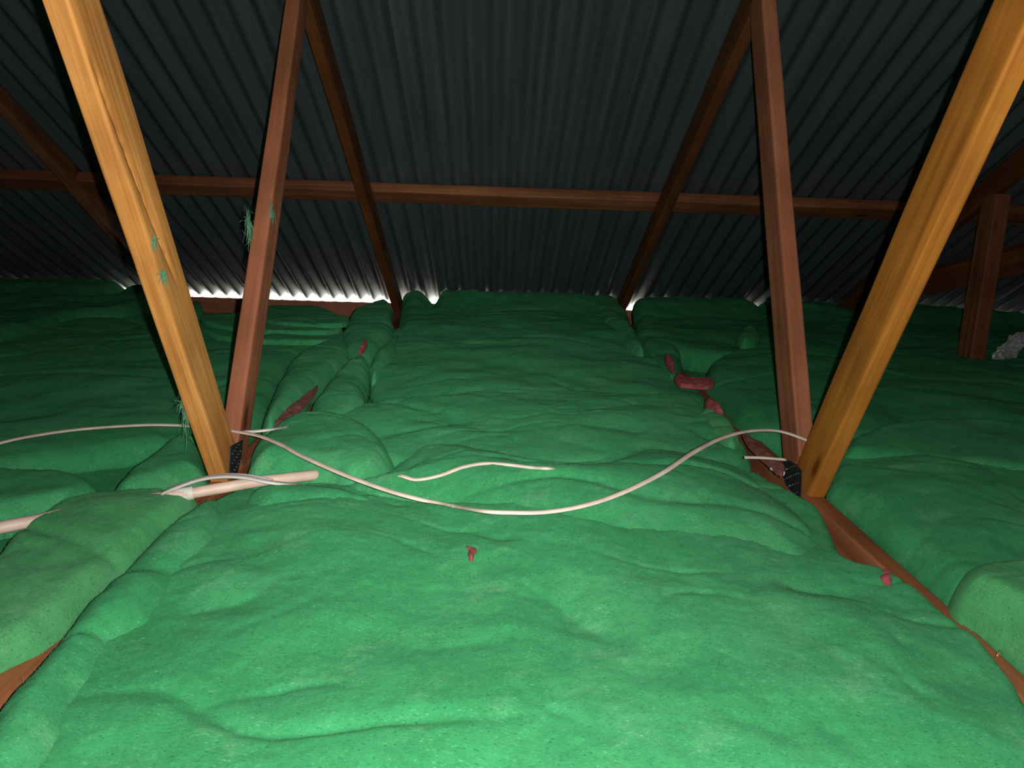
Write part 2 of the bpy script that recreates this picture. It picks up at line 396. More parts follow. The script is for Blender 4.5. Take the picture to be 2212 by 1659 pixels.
# ------------------------------------------------------------------ roof sheets
ROOFX0 = 0.0
def roof_sheet():
    pitch, amp = .0762, .0115; Vs, Fs = [], []; n0 = 0
    ys = np.concatenate([np.linspace(YRIDGE, 3.6, 12), np.linspace(3.7, YP+.05, 12)])
    xs0 = XMIN-.1; k = 0
    while xs0 < XMAX+.1:
        x1 = xs0+.762+.05
        xs = np.arange(xs0, x1, pitch/16)
        X, Y = np.meshgrid(xs, ys)
        lift = .0012*((X-xs0)/(x1-xs0))*2-.0012
        H = sheetz(Y) + EAVE_ADJ + amp*np.cos((X-ROOFX0)*2*np.pi/pitch)*1.0/cosT + lift - .0022*np.exp(-((X-xs0)/.02)**2)
        V = np.stack([X, Y, H], -1).reshape(-1, 3); c = len(xs)
        i = np.arange(len(ys)-1)[:, None]*c; j = np.arange(c-1)[None, :]
        F = np.stack([i+j, i+j+1, i+j+1+c, i+j+c], -1).reshape(-1, 4)+n0
        Vs.append(V); Fs.append(F); n0 += len(V); xs0 += .762
    me = npmesh('ceiling', np.concatenate(Vs), np.concatenate(Fs))
    o = link('ceiling', me, ROOF); tag(o, 'dark grey corrugated metal roof sheeting sloping down to the eave', 'roof', kind='structure')
    sm = o.modifiers.new('thickness', 'SOLIDIFY'); sm.thickness = .0006; sm.offset = 1
EAVE_ADJ = .004; print('YP', YP)
roof_sheet()
def slab(name, pts, mat, th=.02, label=None, cat=None):
    bm = bmesh.new(); vs_ = [bm.verts.new(p) for p in pts]; f = bm.faces.new(vs_)
    bmesh.ops.solidify(bm, geom=[f], thickness=th); me = bpy.data.meshes.new(name); bm.to_mesh(me); bm.free()
    o = link(name, me, mat, smooth=False); tag(o, label, cat, kind='structure'); return o
zr = sheetz(YRIDGE)+EAVE_ADJ
slab('wall_back', [(XMIN-.2, YRIDGE+.01, zr+.02), (XMAX+.2, YRIDGE+.01, zr+.02), (XMAX+.2, -3.6, -.12), (XMIN-.2, -3.6, -.12)], SHADE_WALL, .02, 'dark roof slope behind the viewer', 'roof')
for nm, x in (('wall_left', XMIN), ('wall_right', XMAX)):
    slab(nm, [(x, -3.6, -.12), (x, YP+.02, -.12), (x, YP+.02, sheetz(YP)+EAVE_ADJ+.02), (x, YRIDGE, zr+.03)], SHADE_WALL, .02, 'dark end lining of the roof space', 'wall')
slab('floor', [(XMIN-.2, -3.6, -.092), (XMAX+.2, -3.6, -.092), (XMAX+.2, YP+.02, -.092), (XMIN-.2, YP+.02, -.092)], BOARD, .02, 'ceiling lining hidden under the insulation', 'floor')
slab('wall_front', [(XMIN-.2, YP+.03, -.11), (XMAX+.2, YP+.03, -.11), (XMAX+.2, YP+.03, EPZ-.05), (XMIN-.2, YP+.03, EPZ-.05)], SHADE_WALL, .02, 'lining under the eave timber', 'wall')

# ------------------------------------------------------------------ insulation batts
def sdf(poly, X, Y):
    P = np.asarray(poly); Q = np.roll(P, -1, 0)
    best = np.full(X.shape, 1e9); bx = np.zeros(X.shape); by = np.zeros(X.shape); ins = np.zeros(X.shape, bool)
    for (x1, y1), (x2, y2) in zip(P, Q):
        dx, dy = x2-x1, y2-y1; t = np.clip(((X-x1)*dx+(Y-y1)*dy)/(dx*dx+dy*dy+1e-12), 0, 1)
        cx, cy_ = x1+t*dx, y1+t*dy; d = (X-cx)**2+(Y-cy_)**2
        m = d < best; best = np.where(m, d, best); bx = np.where(m, cx, bx); by = np.where(m, cy_, by)
        c = ((y1 > Y) != (y2 > Y)); xi = x1+(Y-y1)*dx/(dy if abs(dy) > 1e-12 else 1e-12)
        ins ^= c & (X < xi)
    d = np.sqrt(best); return np.where(ins, d, -d), bx, by
def polyd(pts, X, Y):
    best = np.full(X.shape, 1e9)
    for (x1, y1), (x2, y2) in zip(pts[:-1], pts[1:]):
        dx, dy = x2-x1, y2-y1; t = np.clip(((X-x1)*dx+(Y-y1)*dy)/(dx*dx+dy*dy+1e-12), 0, 1)
        best = np.minimum(best, (X-x1-t*dx)**2+(Y-y1-t*dy)**2)
    return np.sqrt(best)
def chaikin(P, n=2, closed=True):
    P = np.asarray(P, float)
    for _ in range(n):
        Q = np.roll(P, -1, 0) if closed else P[1:]; A = P if closed else P[:-1]
        R = np.empty((2*len(A), P.shape[1])); R[0::2] = .75*A+.25*Q; R[1::2] = .25*A+.75*Q
        if not closed: R = np.vstack([P[:1], R, P[-1:]])
        P = R
    return P
CREASES = []
def crease(pts, depth, width, z=.05): CREASES.append((chaikin([G(x, y, z)[:2] for x, y in pts], 2, False), depth, width))
DIMPLES = []                                  # world-space presses where webs, cables and scraps sink in

batts_root = {}
def batt(label, px, ztop, thick, mat=None, r=.05, cell=.008, seed=0, amp=1.0, crown=0.0, tilt=(0, 0, 0, 0), group='green insulation batts', lay=0, zo=None, fn=None, cap=.0035, name='insulation_batt', cat='insulation'):
    """px outline is measured on the photo at the height of the edge, then built as a padded body of wool"""
    ze = ztop-thick*.35 if zo is None else zo
    P = np.array([G(x, y, ze)[:2] if not callable(ze) else ze(x, y) for x, y in px]); P = chaikin(P, 2)
    # ragged outline
    nx, ny = pnoise(P[:, 0]*14+seed, P[:, 1]*14, .3), pnoise(P[:, 0]*14, P[:, 1]*14+seed, 5.3)
    P = P+np.stack([nx, ny], -1)*.006
    P[:, 1] = np.where(P[:, 1] < 0, YP-.03, P[:, 1]); P[:, 1] = np.minimum(P[:, 1], YP-.03); P[:, 0] = np.clip(P[:, 0], XMIN+.02, XMAX-.02)
    x0, y0 = P.min(0)-.02; x1, y1 = P.max(0)+.02
    xs = np.arange(x0, x1, cell); ys = np.arange(y0, y1, cell)
    X, Y = np.meshgrid(xs, ys); D, BX, BY = sdf(P, X, Y)
    snap = (D < 0) & (D > -cell*1.5); keepv = D > -cell*1.5
    X = np.where(snap, BX, X); Y = np.where(snap, BY, Y); D = np.where(snap, 0, D)
    t = np.clip(D/r, 0, 1); prof = np.sqrt(np.clip(1-(1-t)**2, 0, 1))
    inner = np.clip(D/.22, 0, 1); inner = inner*inner*(3-2*inner)
    # broad swells, soft wrinkles, tufts
    z = ztop + crown*inner
    z = z + tilt[0]*(X-tilt[2]) + tilt[1]*(Y-tilt[3]) if any(tilt) else z
    und = amp*(.015*pnoise(X*3.2+seed, Y*3.2, seed*.37) + .007*pnoise(X*8+seed, Y*8, seed+.7))
    wr = amp*(.0020*ridge(X*3.5+seed+.8*pnoise(X*4, Y*4, seed), Y*7+seed, 2.2+seed))
    fi = amp*(.0016*pnoise(X*24, Y*24, seed+1.1)+.0009*pnoise(X*80, Y*80, seed+2.1)) + .0008*pnoise(X*220, Y*220, seed)
    wx, wy = X+.10*pnoise(X*3, Y*3, 7.7), Y+.10*pnoise(X*3, Y*3, 9.1)
    fold = np.clip(1-np.abs(pnoise(wx*2.2+seed, wy*3.0, seed*.9))*10, 0, 1)**1.4*np.clip(pnoise(X*2.0, Y*2.0+seed, 3.3)*3+.55, 0, 1)
    fold2 = np.clip(1-np.abs(pnoise(wx*6+seed, wy*7, seed*.5))*9, 0, 1)**1.4*np.clip(pnoise(X*4.0+seed, Y*4.0, 1.3)*3+.2, 0, 1)
    z = z + und + wr + fi - amp*(.0085*fold+.0035*fold2)
    for pts, dp_, wd in CREASES:
        d = polyd(pts, X, Y); e0 = np.hypot(X-pts[0][0], Y-pts[0][1]); e1 = np.hypot(X-pts[-1][0], Y-pts[-1][1]); fade = np.clip(np.minimum(e0, e1)/.05, 0, 1)
        z = z - fade*dp_*(.55*np.exp(-(d/wd)**1.2) + .75*np.exp(-(d/(3.5*wd))**2))*(1+.6*pnoise(X*12, Y*12, 4.4))
    if fn is not None: z = fn(X, Y, z)
    # stay below the roof sheet
    z = np.minimum(z, sheetz(Y)+EAVE_ADJ+.0115*np.cos((X-ROOFX0)*2*np.pi/.0762)/cosT-cap)
    zb = z-thick if ztop < 0 else np.maximum(z-thick, -.028); Z = zb+(z-zb)*prof
    for (dxx, dyy, dz_, dr) in DIMPLES: Z = Z - dz_*np.exp(-((X-dxx)**2+(Y-dyy)**2)/dr**2)*(prof > .3)
    idx = -np.ones(X.shape, int); 
    q = (D[:-1, :-1] > 0) | (D[1:, :-1] > 0) | (D[:-1, 1:] > 0) | (D[1:, 1:] > 0)
    q &= keepv[:-1, :-1] & keepv[1:, :-1] & keepv[:-1, 1:] & keepv[1:, 1:]
    used = np.zeros(X.shape, bool)
    for a, b_ in ((0, 0), (0, 1), (1, 0), (1, 1)): used[a:used.shape[0]-1+a, b_:used.shape[1]-1+b_] |= q
    idx[used] = np.arange(used.sum())
    V = np.stack([X[used], Y[used], Z[used]], -1)
    F = np.stack([idx[:-1, :-1][q], idx[:-1, 1:][q], idx[1:, 1:][q], idx[1:, :-1][q]], -1)
    # flat underside so that it is a closed body
    nV = len(V); Vb = V.copy(); Vb[:, 2] = np.minimum(Vb[:, 2], (Z-0)[used]) ; zbot = (zb[used]-.001); Vb[:, 2] = np.where(D[used] <= 0, V[:, 2], zbot)
    V2 = np.vstack([V, Vb]); F2 = np.vstack([F, F[:, ::-1]+nV])
    c = np.array([P[:, 0].mean(), P[:, 1].mean(), float(zb[used].min())])
    me = npmesh(name, V2-c, F2)
    bm = bmesh.new(); bm.from_mesh(me); bmesh.ops.remove_doubles(bm, verts=bm.verts, dist=1e-5); bm.to_mesh(me); bm.free()
    o = link(name, me, mat or GREEN); o.location = Vector(c); tag(o, label, cat, group)
    BATTS.append((o, V, P))
    return o
BATTS = []
def hgt(x, y):                                  # top of the insulation at a point
    best = -.09
    for o, V, P in BATTS:
        if x < P[:, 0].min() or x > P[:, 0].max() or y < P[:, 1].min() or y > P[:, 1].max(): continue
        d = (V[:, 0]-x)**2+(V[:, 1]-y)**2; i = d.argmin()
        if d[i] < .0004: best = max(best, V[i, 2])
    return best

# long folds and creases seen in the blankets
crease([(360, 1325), (430, 1300), (520, 1290), (600, 1275)], .008, .012)
crease([(540, 1160), (560, 1220), (570, 1255)], .008, .010)
crease([(800, 1072), (930, 1090), (960, 1140), (1040, 1160), (1160, 1172)], .007, .012)
crease([(1100, 1240), (1200, 1290), (1240, 1320), (1300, 1350), (1350, 1420)], .008, .014)
crease([(760, 1330), (830, 1360), (900, 1400), (1010, 1380), (1120, 1350)], .006, .016)
crease([(1640, 1240), (1615, 1310), (1600, 1320)], .006, .008)
crease([(1650, 1235), (1750, 1265), (1830, 1265), (1900, 1300)], .009, .012)
crease([(1900, 1330), (1960, 1390), (2020, 1430)], .008, .010)
crease([(2100, 1400), (2060, 1450), (1980, 1470)], .006, .012)
crease([(700, 1160), (640, 1170), (560, 1200)], .005, .014)
crease([(1500, 1500), (1640, 1560), (1800, 1600)], .006, .016)
crease([(300, 1560), (420, 1500), (560, 1480), (700, 1500)], .005, .018)
crease([(870, 985), (900, 1000), (850, 1020), (800, 1010)], .008, .010, .06)
crease([(1230, 1008), (1300, 985), (1400, 965)], .012, .010, .07)
crease([(960, 905), (1100, 935), (1220, 920), (1330, 925), (1430, 940)], .006, .014, .06)
crease([(860, 905), (960, 900), (1040, 915)], .006, .012, .06)
crease([(1100, 1255), (1000, 1270), (930, 1260)], .004, .014)
crease([(0, 1250), (120, 1200), (220, 1160)], .004, .02)

NOTCH0 = DY(278, 625, 4.05)[0]; NOTCH3 = DY(2206, 640, 4.0)[0]; NOTCH = DY(934, 645, 4.05)[0]; NOTCH2 = DY(1640, 660, 4.05)[0]
# lower layer, one blanket to each bay
batt('flat green blanket lowest in the bay between the two near trusses',
     [(140, 1900), (1990, 1900), (1560, 950), (1380, 720), (870, 720), (600, 950)], -.030, .055, GREEN, seed=1, cell=.016, amp=.7, zo=-.01)
batt('flat green blanket lowest in the bay left of the left truss',
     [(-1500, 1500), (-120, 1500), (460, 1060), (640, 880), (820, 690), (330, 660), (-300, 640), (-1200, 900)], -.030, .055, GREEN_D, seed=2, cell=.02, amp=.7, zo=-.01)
batt('flat green blanket lowest in the bay right of the right truss',
     [(2360, 1600), (3300, 1700), (3200, 900), (1900, 680), (1390, 690), (1580, 870), (1800, 1080)], -.030, .055, GREEN_D, seed=3, cell=.02, amp=.7, zo=-.01)
# far row at the eave
batt('green batt pressed up under the sheeting along the centre of the eave',
     [(862, 690), (868, 640), (885, 622), (905, 628), (930, 652), (960, 636), (1040, 630), (1180, 632), (1260, 640), (1330, 650), (1365, 690), (1390, 745), (1100, 760), (840, 755)],
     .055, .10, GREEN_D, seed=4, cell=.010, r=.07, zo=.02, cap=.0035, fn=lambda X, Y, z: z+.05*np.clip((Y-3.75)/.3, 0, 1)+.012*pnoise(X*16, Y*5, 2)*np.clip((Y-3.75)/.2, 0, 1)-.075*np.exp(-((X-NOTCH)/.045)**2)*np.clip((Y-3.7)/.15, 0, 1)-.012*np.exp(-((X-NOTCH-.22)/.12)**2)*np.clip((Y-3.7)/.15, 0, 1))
batt('wide smooth green batt across the far centre bay',
     [(795, 800), (815, 745), (850, 715), (1000, 700), (1200, 700), (1350, 715), (1395, 755), (1450, 800), (1525, 855), (1545, 900), (1300, 915), (900, 915), (790, 860)],
     .028, .09, GREEN, seed=5, cell=.009, r=.05, crown=.02)
batt('dark green batt heaped against the sheeting at the left edge',
     [(-260, 600), (-100, 575), (60, 592), (170, 600), (225, 612), (262, 628), (330, 645), (345, 672), (300, 700), (160, 705), (20, 750), (-120, 780), (-300, 760)],
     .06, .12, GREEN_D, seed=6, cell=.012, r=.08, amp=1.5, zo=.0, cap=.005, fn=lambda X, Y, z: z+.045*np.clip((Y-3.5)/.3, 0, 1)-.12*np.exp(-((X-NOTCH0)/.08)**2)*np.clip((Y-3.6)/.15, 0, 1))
batt('broad dark green batt behind the left truss webs',
     [(-300, 800), (-60, 750), (100, 712), (330, 684), (560, 690), (720, 700), (700, 745), (640, 780), (600, 835), (575, 900), (540, 935), (470, 950), (300, 985), (60, 1020), (-200, 1060), (-500, 1000)],
     .025, .09, GREEN, seed=7, cell=.010, r=.05)
# thin layers left of the eave
for k, (pp, z_, lb) in enumerate([
    ([(430, 690), (590, 694), (700, 706), (745, 716), (760, 735), (660, 745), (500, 735), (420, 715)], .045, 'lowest of the thin green layers stacked below the daylight gaps'),
    ([(440, 680), (600, 683), (700, 695), (740, 700), (740, 716), (640, 722), (500, 712), (430, 700)], .062, 'middle of the thin green layers stacked below the daylight gaps'),
    ([(560, 668), (600, 660), (680, 664), (720, 678), (765, 692), (740, 706), (640, 703), (560, 695)], .078, 'topmost of the thin green layers stacked below the daylight gaps')]):
    batt(lb, pp, z_, .020, GREEN, seed=8+k, cell=.007, r=.012, amp=.6, group='thin layers at the eave', zo=z_-.01)
batt('small green batt end bulging under the daylight gaps beside the rafter foot',
     [(752, 684), (770, 668), (800, 656), (838, 650), (850, 668), (845, 690), (800, 700), (760, 698)], .085, .05, GREEN, seed=12, cell=.006, r=.03, amp=.8)
batt('rounded green tuft between the two left webs by the eave timber',
     [(408, 668), (415, 652), (430, 648), (440, 660), (442, 676), (425, 684), (410, 680)], .08, .05, GREEN, seed=13, cell=.006, r=.03, amp=.8)
batt('plump green batt folded over beside the left rafter foot',
     [(735, 715), (750, 692), (790, 676), (830, 674), (850, 690), (855, 720), (830, 745), (800, 770), (760, 770), (735, 745)], .085, .08, GREEN, seed=14, cell=.006, r=.06, amp=.9)
batt('green batt with a pale lit edge above the dark pink gap',
     [(570, 890), (590, 840), (610, 800), (640, 768), (690, 744), (738, 730), (762, 745), (765, 775), (725, 805), (690, 833), (655, 868), (620, 900), (590, 925), (560, 920)],
     .07, .07, GREEN, seed=15, cell=.006, r=.05, amp=.8)
batt('green batt lying right of the dark pink gap',
     [(650, 925), (668, 880), (695, 840), (730, 800), (760, 780), (790, 772), (803, 785), (798, 820), (788, 850), (800, 880), (770, 905), (700, 925)],
     .07, .07, GREEN, seed=16, cell=.006, r=.045, amp=.8)
batt('small green fold at the left edge of the wide far centre batt',
     [(790, 800), (805, 770), (835, 735), (860, 715), (870, 735), (850, 775), (830, 800), (805, 815)], .06, .06, GREEN, seed=17, cell=.006, r=.04)
# right far
batt('dark green batt under the sheeting to the right of the right rafter foot',
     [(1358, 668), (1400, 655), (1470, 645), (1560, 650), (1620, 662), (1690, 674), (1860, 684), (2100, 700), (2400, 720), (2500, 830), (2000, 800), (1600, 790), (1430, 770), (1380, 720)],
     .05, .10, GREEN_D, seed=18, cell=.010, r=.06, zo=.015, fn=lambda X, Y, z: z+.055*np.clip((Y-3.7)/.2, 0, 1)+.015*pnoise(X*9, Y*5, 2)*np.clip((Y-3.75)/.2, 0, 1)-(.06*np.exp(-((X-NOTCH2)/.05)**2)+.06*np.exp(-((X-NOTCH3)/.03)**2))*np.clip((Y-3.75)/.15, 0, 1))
batt('green strip of batt running down beside the right chord from the eave',
     [(1285, 665), (1310, 650), (1330, 660), (1345, 690), (1400, 745), (1395, 775), (1355, 760), (1320, 720), (1290, 690)], .07, .08, GREEN, seed=19, cell=.007, r=.04)
batt('green fold of batt left of the pink wool tufts',
     [(1362, 700), (1400, 690), (1450, 705), (1470, 745), (1480, 790), (1460, 830), (1420, 800), (1385, 760)], .055, .07, GREEN_D, seed=20, cell=.007, r=.05)
batt('long dark green batt across the far right bay',
     [(1515, 830), (1525, 790), (1560, 770), (1640, 760), (1760, 762), (1900, 775), (2100, 790), (2500, 840), (2700, 1000), (2300, 985), (1950, 965), (1800, 975), (1700, 960), (1600, 930), (1560, 880)],
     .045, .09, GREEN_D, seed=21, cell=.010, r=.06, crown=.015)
batt('little round green tuft on the dark batt behind the right upright web',
     [(1585, 728), (1600, 714), (1625, 712), (1645, 722), (1640, 738), (1605, 742)], .10, .05, GREEN, seed=22, cell=.006, r=.035, zo=.08)
batt('green batt with a soft back edge right of the right node',
     [(1790, 985), (1840, 945), (1950, 920), (2080, 915), (2230, 932), (2600, 990), (2700, 1120), (2300, 1060), (2000, 1010), (1850, 1005)],
     .060, .08, GREEN, seed=23, cell=.008, r=.05)
batt('large green batt filling the bay right of the bare chord',
     [(1778, 1062), (1790, 1010), (1815, 980), (1850, 985), (1900, 1000), (2050, 990), (2300, 1020), (2700, 1100), (2700, 1400), (2300, 1290), (2150, 1300), (2060, 1330), (2010, 1268), (1950, 1205), (1880, 1148), (1815, 1092)],
     .035, .10, GREEN, seed=24, cell=.007, r=.04, crown=.02)
batt('green batt corner bulging up right of the bare chord at the right edge',
     [(2058, 1308), (2050, 1280), (2062, 1256), (2100, 1245), (2180, 1240), (2300, 1250), (2500, 1330), (2500, 1560), (2320, 1500), (2235, 1430), (2165, 1372), (2105, 1332)],
     .060, .11, GREEN_Y, seed=25, cell=.005, r=.04)
# mid
batt('long low green batt with a wavy back edge across the middle',
     [(640, 920), (690, 905), (760, 882), (860, 872), (930, 874), (1000, 860), (1100, 852), (1180, 857), (1240, 850), (1330, 857), (1400, 870), (1480, 872), (1530, 885), (1570, 925), (1612, 955), (1640, 1000), (1500, 1040), (1100, 1040), (820, 1020), (700, 960)],
     .055, .08, GREEN, seed=26, cell=.006, r=.05, crown=.01)
batt('small pale green batt corner left of the right chord where pink wool shows',
     [(1505, 880), (1540, 876), (1575, 900), (1600, 930), (1602, 960), (1570, 965), (1530, 930), (1510, 905)], .075, .05, GREEN_Y, seed=27, cell=.006, r=.03)
batt('round bright green mound right of the left truss node',
     [(525, 1022), (530, 985), (555, 945), (600, 920), (660, 908), (730, 905), (795, 922), (840, 955), (862, 990), (860, 1020), (800, 1050), (740, 1052), (700, 1035), (600, 1024)],
     .075, .09, GREEN, seed=28, cell=.005, r=.06, crown=.02)
batt('green mound the short loose cable lies along in the centre',
     [(700, 1060), (760, 1030), (830, 1015), (855, 985), (880, 966), (940, 957), (1020, 956), (1090, 968), (1180, 986), (1230, 990), (1280, 975), (1370, 962), (1470, 972), (1570, 992), (1640, 1015), (1690, 1055), (1730, 1092), (1765, 1130), (1792, 1170), (1800, 1212), (1770, 1236), (1700, 1225), (1629, 1208), (1500, 1200), (1300, 1195), (1159, 1180), (1020, 1115), (900, 1092), (780, 1085)],
     .060, .05, GREEN, seed=29, cell=.005, r=.11, crown=.030)
# left mid
batt('rounded green batt left of the left truss foot',
     [(228, 1082), (245, 1045), (300, 1000), (350, 962), (395, 942), (425, 950), (440, 975), (452, 1005), (455, 1030), (430, 1038), (400, 1048), (350, 1068), (290, 1088)],
     .060, .09, GREEN, seed=30, cell=.006, r=.05)
batt('long flat green batt at the left edge above the white pipe',
     [(-200, 1010), (0, 1018), (100, 1020), (170, 1030), (220, 1058), (232, 1076), (160, 1100), (60, 1120), (-200, 1165)],
     .045, .06, GREEN, seed=31, cell=.007, r=.035)
# foreground
batt('wide bright green blanket filling the foreground between the trusses',
     [(-160, 1900), (-40, 1640), (70, 1480), (160, 1380), (260, 1280), (340, 1200), (420, 1130), (500, 1085), (560, 1075), (650, 1070), (800, 1060), (1000, 1040), (1400, 1030), (1600, 1030), (1710, 1085), (1780, 1125), (1803, 1165), (1832, 1258), (1895, 1262), (1990, 1305), (2075, 1385), (2150, 1440), (2195, 1500), (2270, 1620), (2420, 1850), (1106, 2050)],
     .035, .10, GREEN, seed=32, cell=.004, r=.03, crown=.018, amp=1.0)
batt('pale green batt left of the rolled edge in the left foreground',
     [(-120, 1300), (-10, 1205), (20, 1178), (60, 1148), (110, 1112), (165, 1097), (230, 1082), (330, 1074), (400, 1084), (445, 1090), (440, 1120), (320, 1200), (165, 1340), (100, 1388), (30, 1420), (-20, 1445), (-140, 1500)],
     .045, .09, GREEN_Y, seed=33, cell=.005, r=.04, crown=.01)
batt('rolled bright green edge running from the bottom left corner to the white pipe',
     [(-260, 1900), (-30, 1530), (60, 1440), (120, 1370), (210, 1270), (300, 1180), (380, 1115), (440, 1085), (485, 1075), (505, 1100), (508, 1150), (495, 1192), (410, 1262), (385, 1300), (362, 1345), (300, 1372), (262, 1410), (240, 1460), (195, 1520), (165, 1640), (60, 1850)],
     .066, .09, GREEN, seed=34, cell=.005, r=.055, crown=.018)
batt('green tuft tucked over the pipe end beside the left node',
     [(520, 1085), (560, 1062), (610, 1052), (660, 1046), (720, 1048), (790, 1064), (850, 1085), (790, 1105), (700, 1100), (620, 1112), (550, 1115)], .064, .05, GREEN, seed=35, cell=.004, r=.06)

# ------------------------------------------------------------------ loose fibres
def fibres(o, V, P, n, seed, wid=.00010, ln=.006):
    rs = np.random.RandomState(seed); 
    zt = V[:, 2]; i = rs.randint(0, len(V), n); B0 = V[i]
    keep = (B0[:, 2] > np.percentile(zt, 12)); B0 = B0[keep]; n = len(B0)
    B0 = B0+np.stack([rs.uniform(-.003, .003, n), rs.uniform(-.003, .003, n), np.zeros(n)], -1)
    an = rs.uniform(0, 2*np.pi, n); l = ln*rs.uniform(.4, 1.3, n); up = rs.uniform(.05, .5, n)
    d = np.stack([np.cos(an), np.sin(an), up], -1); d /= np.linalg.norm(d, axis=1)[:, None]
    s = np.stack([-np.sin(an), np.cos(an), np.zeros(n)], -1)*wid
    m = B0+d*l[:, None]*.5+np.array([0, 0, .0006]); e = B0+d*l[:, None]+rs.uniform(-.0015, .0015, (n, 3)); e[:, 2] -= l*.25*up
    B0[:, 2] -= .0008
    Vv = np.stack([B0-s, B0+s, m+s, m-s, e+s*.4, e-s*.4], 1).reshape(-1, 3)
    k = np.arange(n)[:, None]*6; F = np.vstack([k+np.array([0, 1, 2, 3]), k+np.array([3, 2, 4, 5])])
    me = npmesh('loose_fibres', Vv-np.array(o.location), F)
    f = link('loose_fibres', me, FIBRE, o); tag(f, kind='stuff'); return f
FIBRE = mat_plain('glass_fibre', (.20, .55, .30), .45, 0, 0, 30, .5)
_nt = FIBRE.node_tree; _t = N(_nt, 'ShaderNodeBsdfTranslucent'); _t.inputs[0].default_value = (.16, .62, .28, 1)
_m = N(_nt, 'ShaderNodeMixShader'); _m.inputs[0].default_value = .45
_nt.links.new(_nt.nodes['Principled BSDF'].outputs[0], _m.inputs[1]); _nt.links.new(_t.outputs[0], _m.inputs[2])
_nt.links.new(_m.outputs[0], _nt.nodes['Material Output'].inputs['Surface'])
for k, (o, V, P) in enumerate(BATTS):
    area = (P[:, 0].max()-P[:, 0].min())*(P[:, 1].max()-P[:, 1].min())
    yc = P[:, 1].mean()
    if yc < 2.3: fibres(o, V, P, int(min(26000, area*22000)), 100+k)
    elif V[:, 1].max() > YP-.06:                 # fibre fringe added along the eave to catch daylight as a green rim
        W = V[(V[:, 1] > YP-.22) & (V[:, 1] < YP-.07)]; W = W[W[:, 2] > np.percentile(W[:, 2], 35)]
        fibres(o, W, P, 9000, 100+k, .0006, .014)
    elif yc < 3.4: fibres(o, V, P, int(min(5000, area*6000)), 100+k, .00022, .010)

# ------------------------------------------------------------------ cables and pipe
def tube(pts, rx, ry, mat, name, n=14, twist=None, parent=None, sub=8, grooves=0):
    P = np.array(pts, float); 
    # catmull-rom
    Q = []; E = np.vstack([2*P[0]-P[1], P, 2*P[-1]-P[-2]])
    for i in range(1, len(E)-2):
        for k in range(sub):
            t = k/sub; a, b_, c, d = E[i-1], E[i], E[i+1], E[i+2]
            Q.append(.5*((2*b_)+(-a+c)*t+(2*a-5*b_+4*c-d)*t*t+(-a+3*b_-3*c+d)*t**3))
    Q.append(P[-1]); Q = np.array(Q); T = np.gradient(Q, axis=0); T /= np.linalg.norm(T, axis=1)[:, None]
    upv = np.array([0, 0, 1.0]); V = []
    for q_, t in zip(Q, T):
        s = np.cross(t, upv); s /= np.linalg.norm(s)+1e-9; u = np.cross(s, t)
        for j in range(n):
            a = 2*math.pi*j/n
            g = 1-.25*grooves*(abs(math.cos(a)) < .25)
            V.append(q_+s*rx*math.cos(a)+u*ry*math.sin(a)*g)
    m = len(Q); F = []
    for i in range(m-1):
        for j in range(n): F.append((i*n+j, i*n+(j+1) % n, (i+1)*n+(j+1) % n, (i+1)*n+j))
    V = np.array(V); c = V.mean(0) if parent is None else np.array(parent.location)
    me = npmesh(name, V-c, F); bm = bmesh.new(); bm.from_mesh(me); bm.verts.ensure_lookup_table()
    bm.faces.new([bm.verts[j] for j in range(n)]); bm.faces.new([bm.verts[(m-1)*n+j] for j in range(n)][::-1]); bmesh.ops.recalc_face_normals(bm, faces=bm.faces); bm.to_mesh(me); bm.free()
    o = link(name, me, mat, parent)
    if parent is None: o.location = Vector(c)
    return o
def lay(pts, lift=.004, fixed=None):
    """points (px, py, z or None): z None rests the cable on the wool there"""
    out = []
    for p in pts:
        if len(p) == 4: out.append(TX(p[0], p[1], p[3])); continue
        if p[2] is not None: out.append(G(p[0], p[1], p[2])); continue
        z = .05
        for _ in range(8):
            g = G(p[0], p[1], z); h = hgt(g[0], g[1])+lift; z = z*.4+h*.6
        out.append(G(p[0], p[1], z))
    return out
pL = TX(455, 925, XL-.03); pR = TX(1745, 953, XR)
c1 = lay([(-140, 1000, .06), (0, 957, .06), (100, 937, .075), (200, 925, .08), (320, 918, .088), (410, 920, .089), (458, 924, .089), (503, 931, .090), (560, 942, .096), (610, 962, .10), (650, 984, .101), (740, 1024, .10), (830, 1057, .10),
          (900, 1077, .098), (940, 1085, .088), (975, 1092, .062), (1008, 1098, .080), (1045, 1104, .098), (1090, 1107, .102), (1180, 1106, .107), (1270, 1090, .11), (1350, 1062, .115), (1430, 1022, .125), (1500, 976, .13), (1560, 946, .13), (1620, 931, .125), (1680, 931, .115), (1733, 947, .103), (1762, 962, .09), (1785, 982, .07)])
o = tube(c1, .0052, .0030, CABLE, 'electrical_cable'); tag(o, 'long white flat cable looping over the green wool from truss to truss', 'cable')
c3 = lay([(850, 1018, None), (866, 1028, None), (900, 1036, None), (950, 1027, None), (1000, 1009, None), (1050, 1001, None), (1100, 1004, None), (1150, 1010, None), (1190, 1012, None), (1225, 1003, None)], .002)
c3[0][2] -= .015; c3[-1][2] -= .01
o = tube(c3, .0052, .0030, CABLE, 'electrical_cable'); tag(o, 'short bowed length of white cable lying in the centre of the wool', 'cable')
c4 = lay([(350, 1066, .055), (380, 1053, .065), (430, 1036, .075), (480, 1029, .08), (530, 1031, .08), (580, 1041, .075), (620, 1046, .066), (662, 1050, .050)])
o = tube(c4, .0070, .0032, CABLE_G, 'electrical_cable', grooves=1); tag(o, 'grey-white twin cable arched over the white pipe at the left node', 'cable')
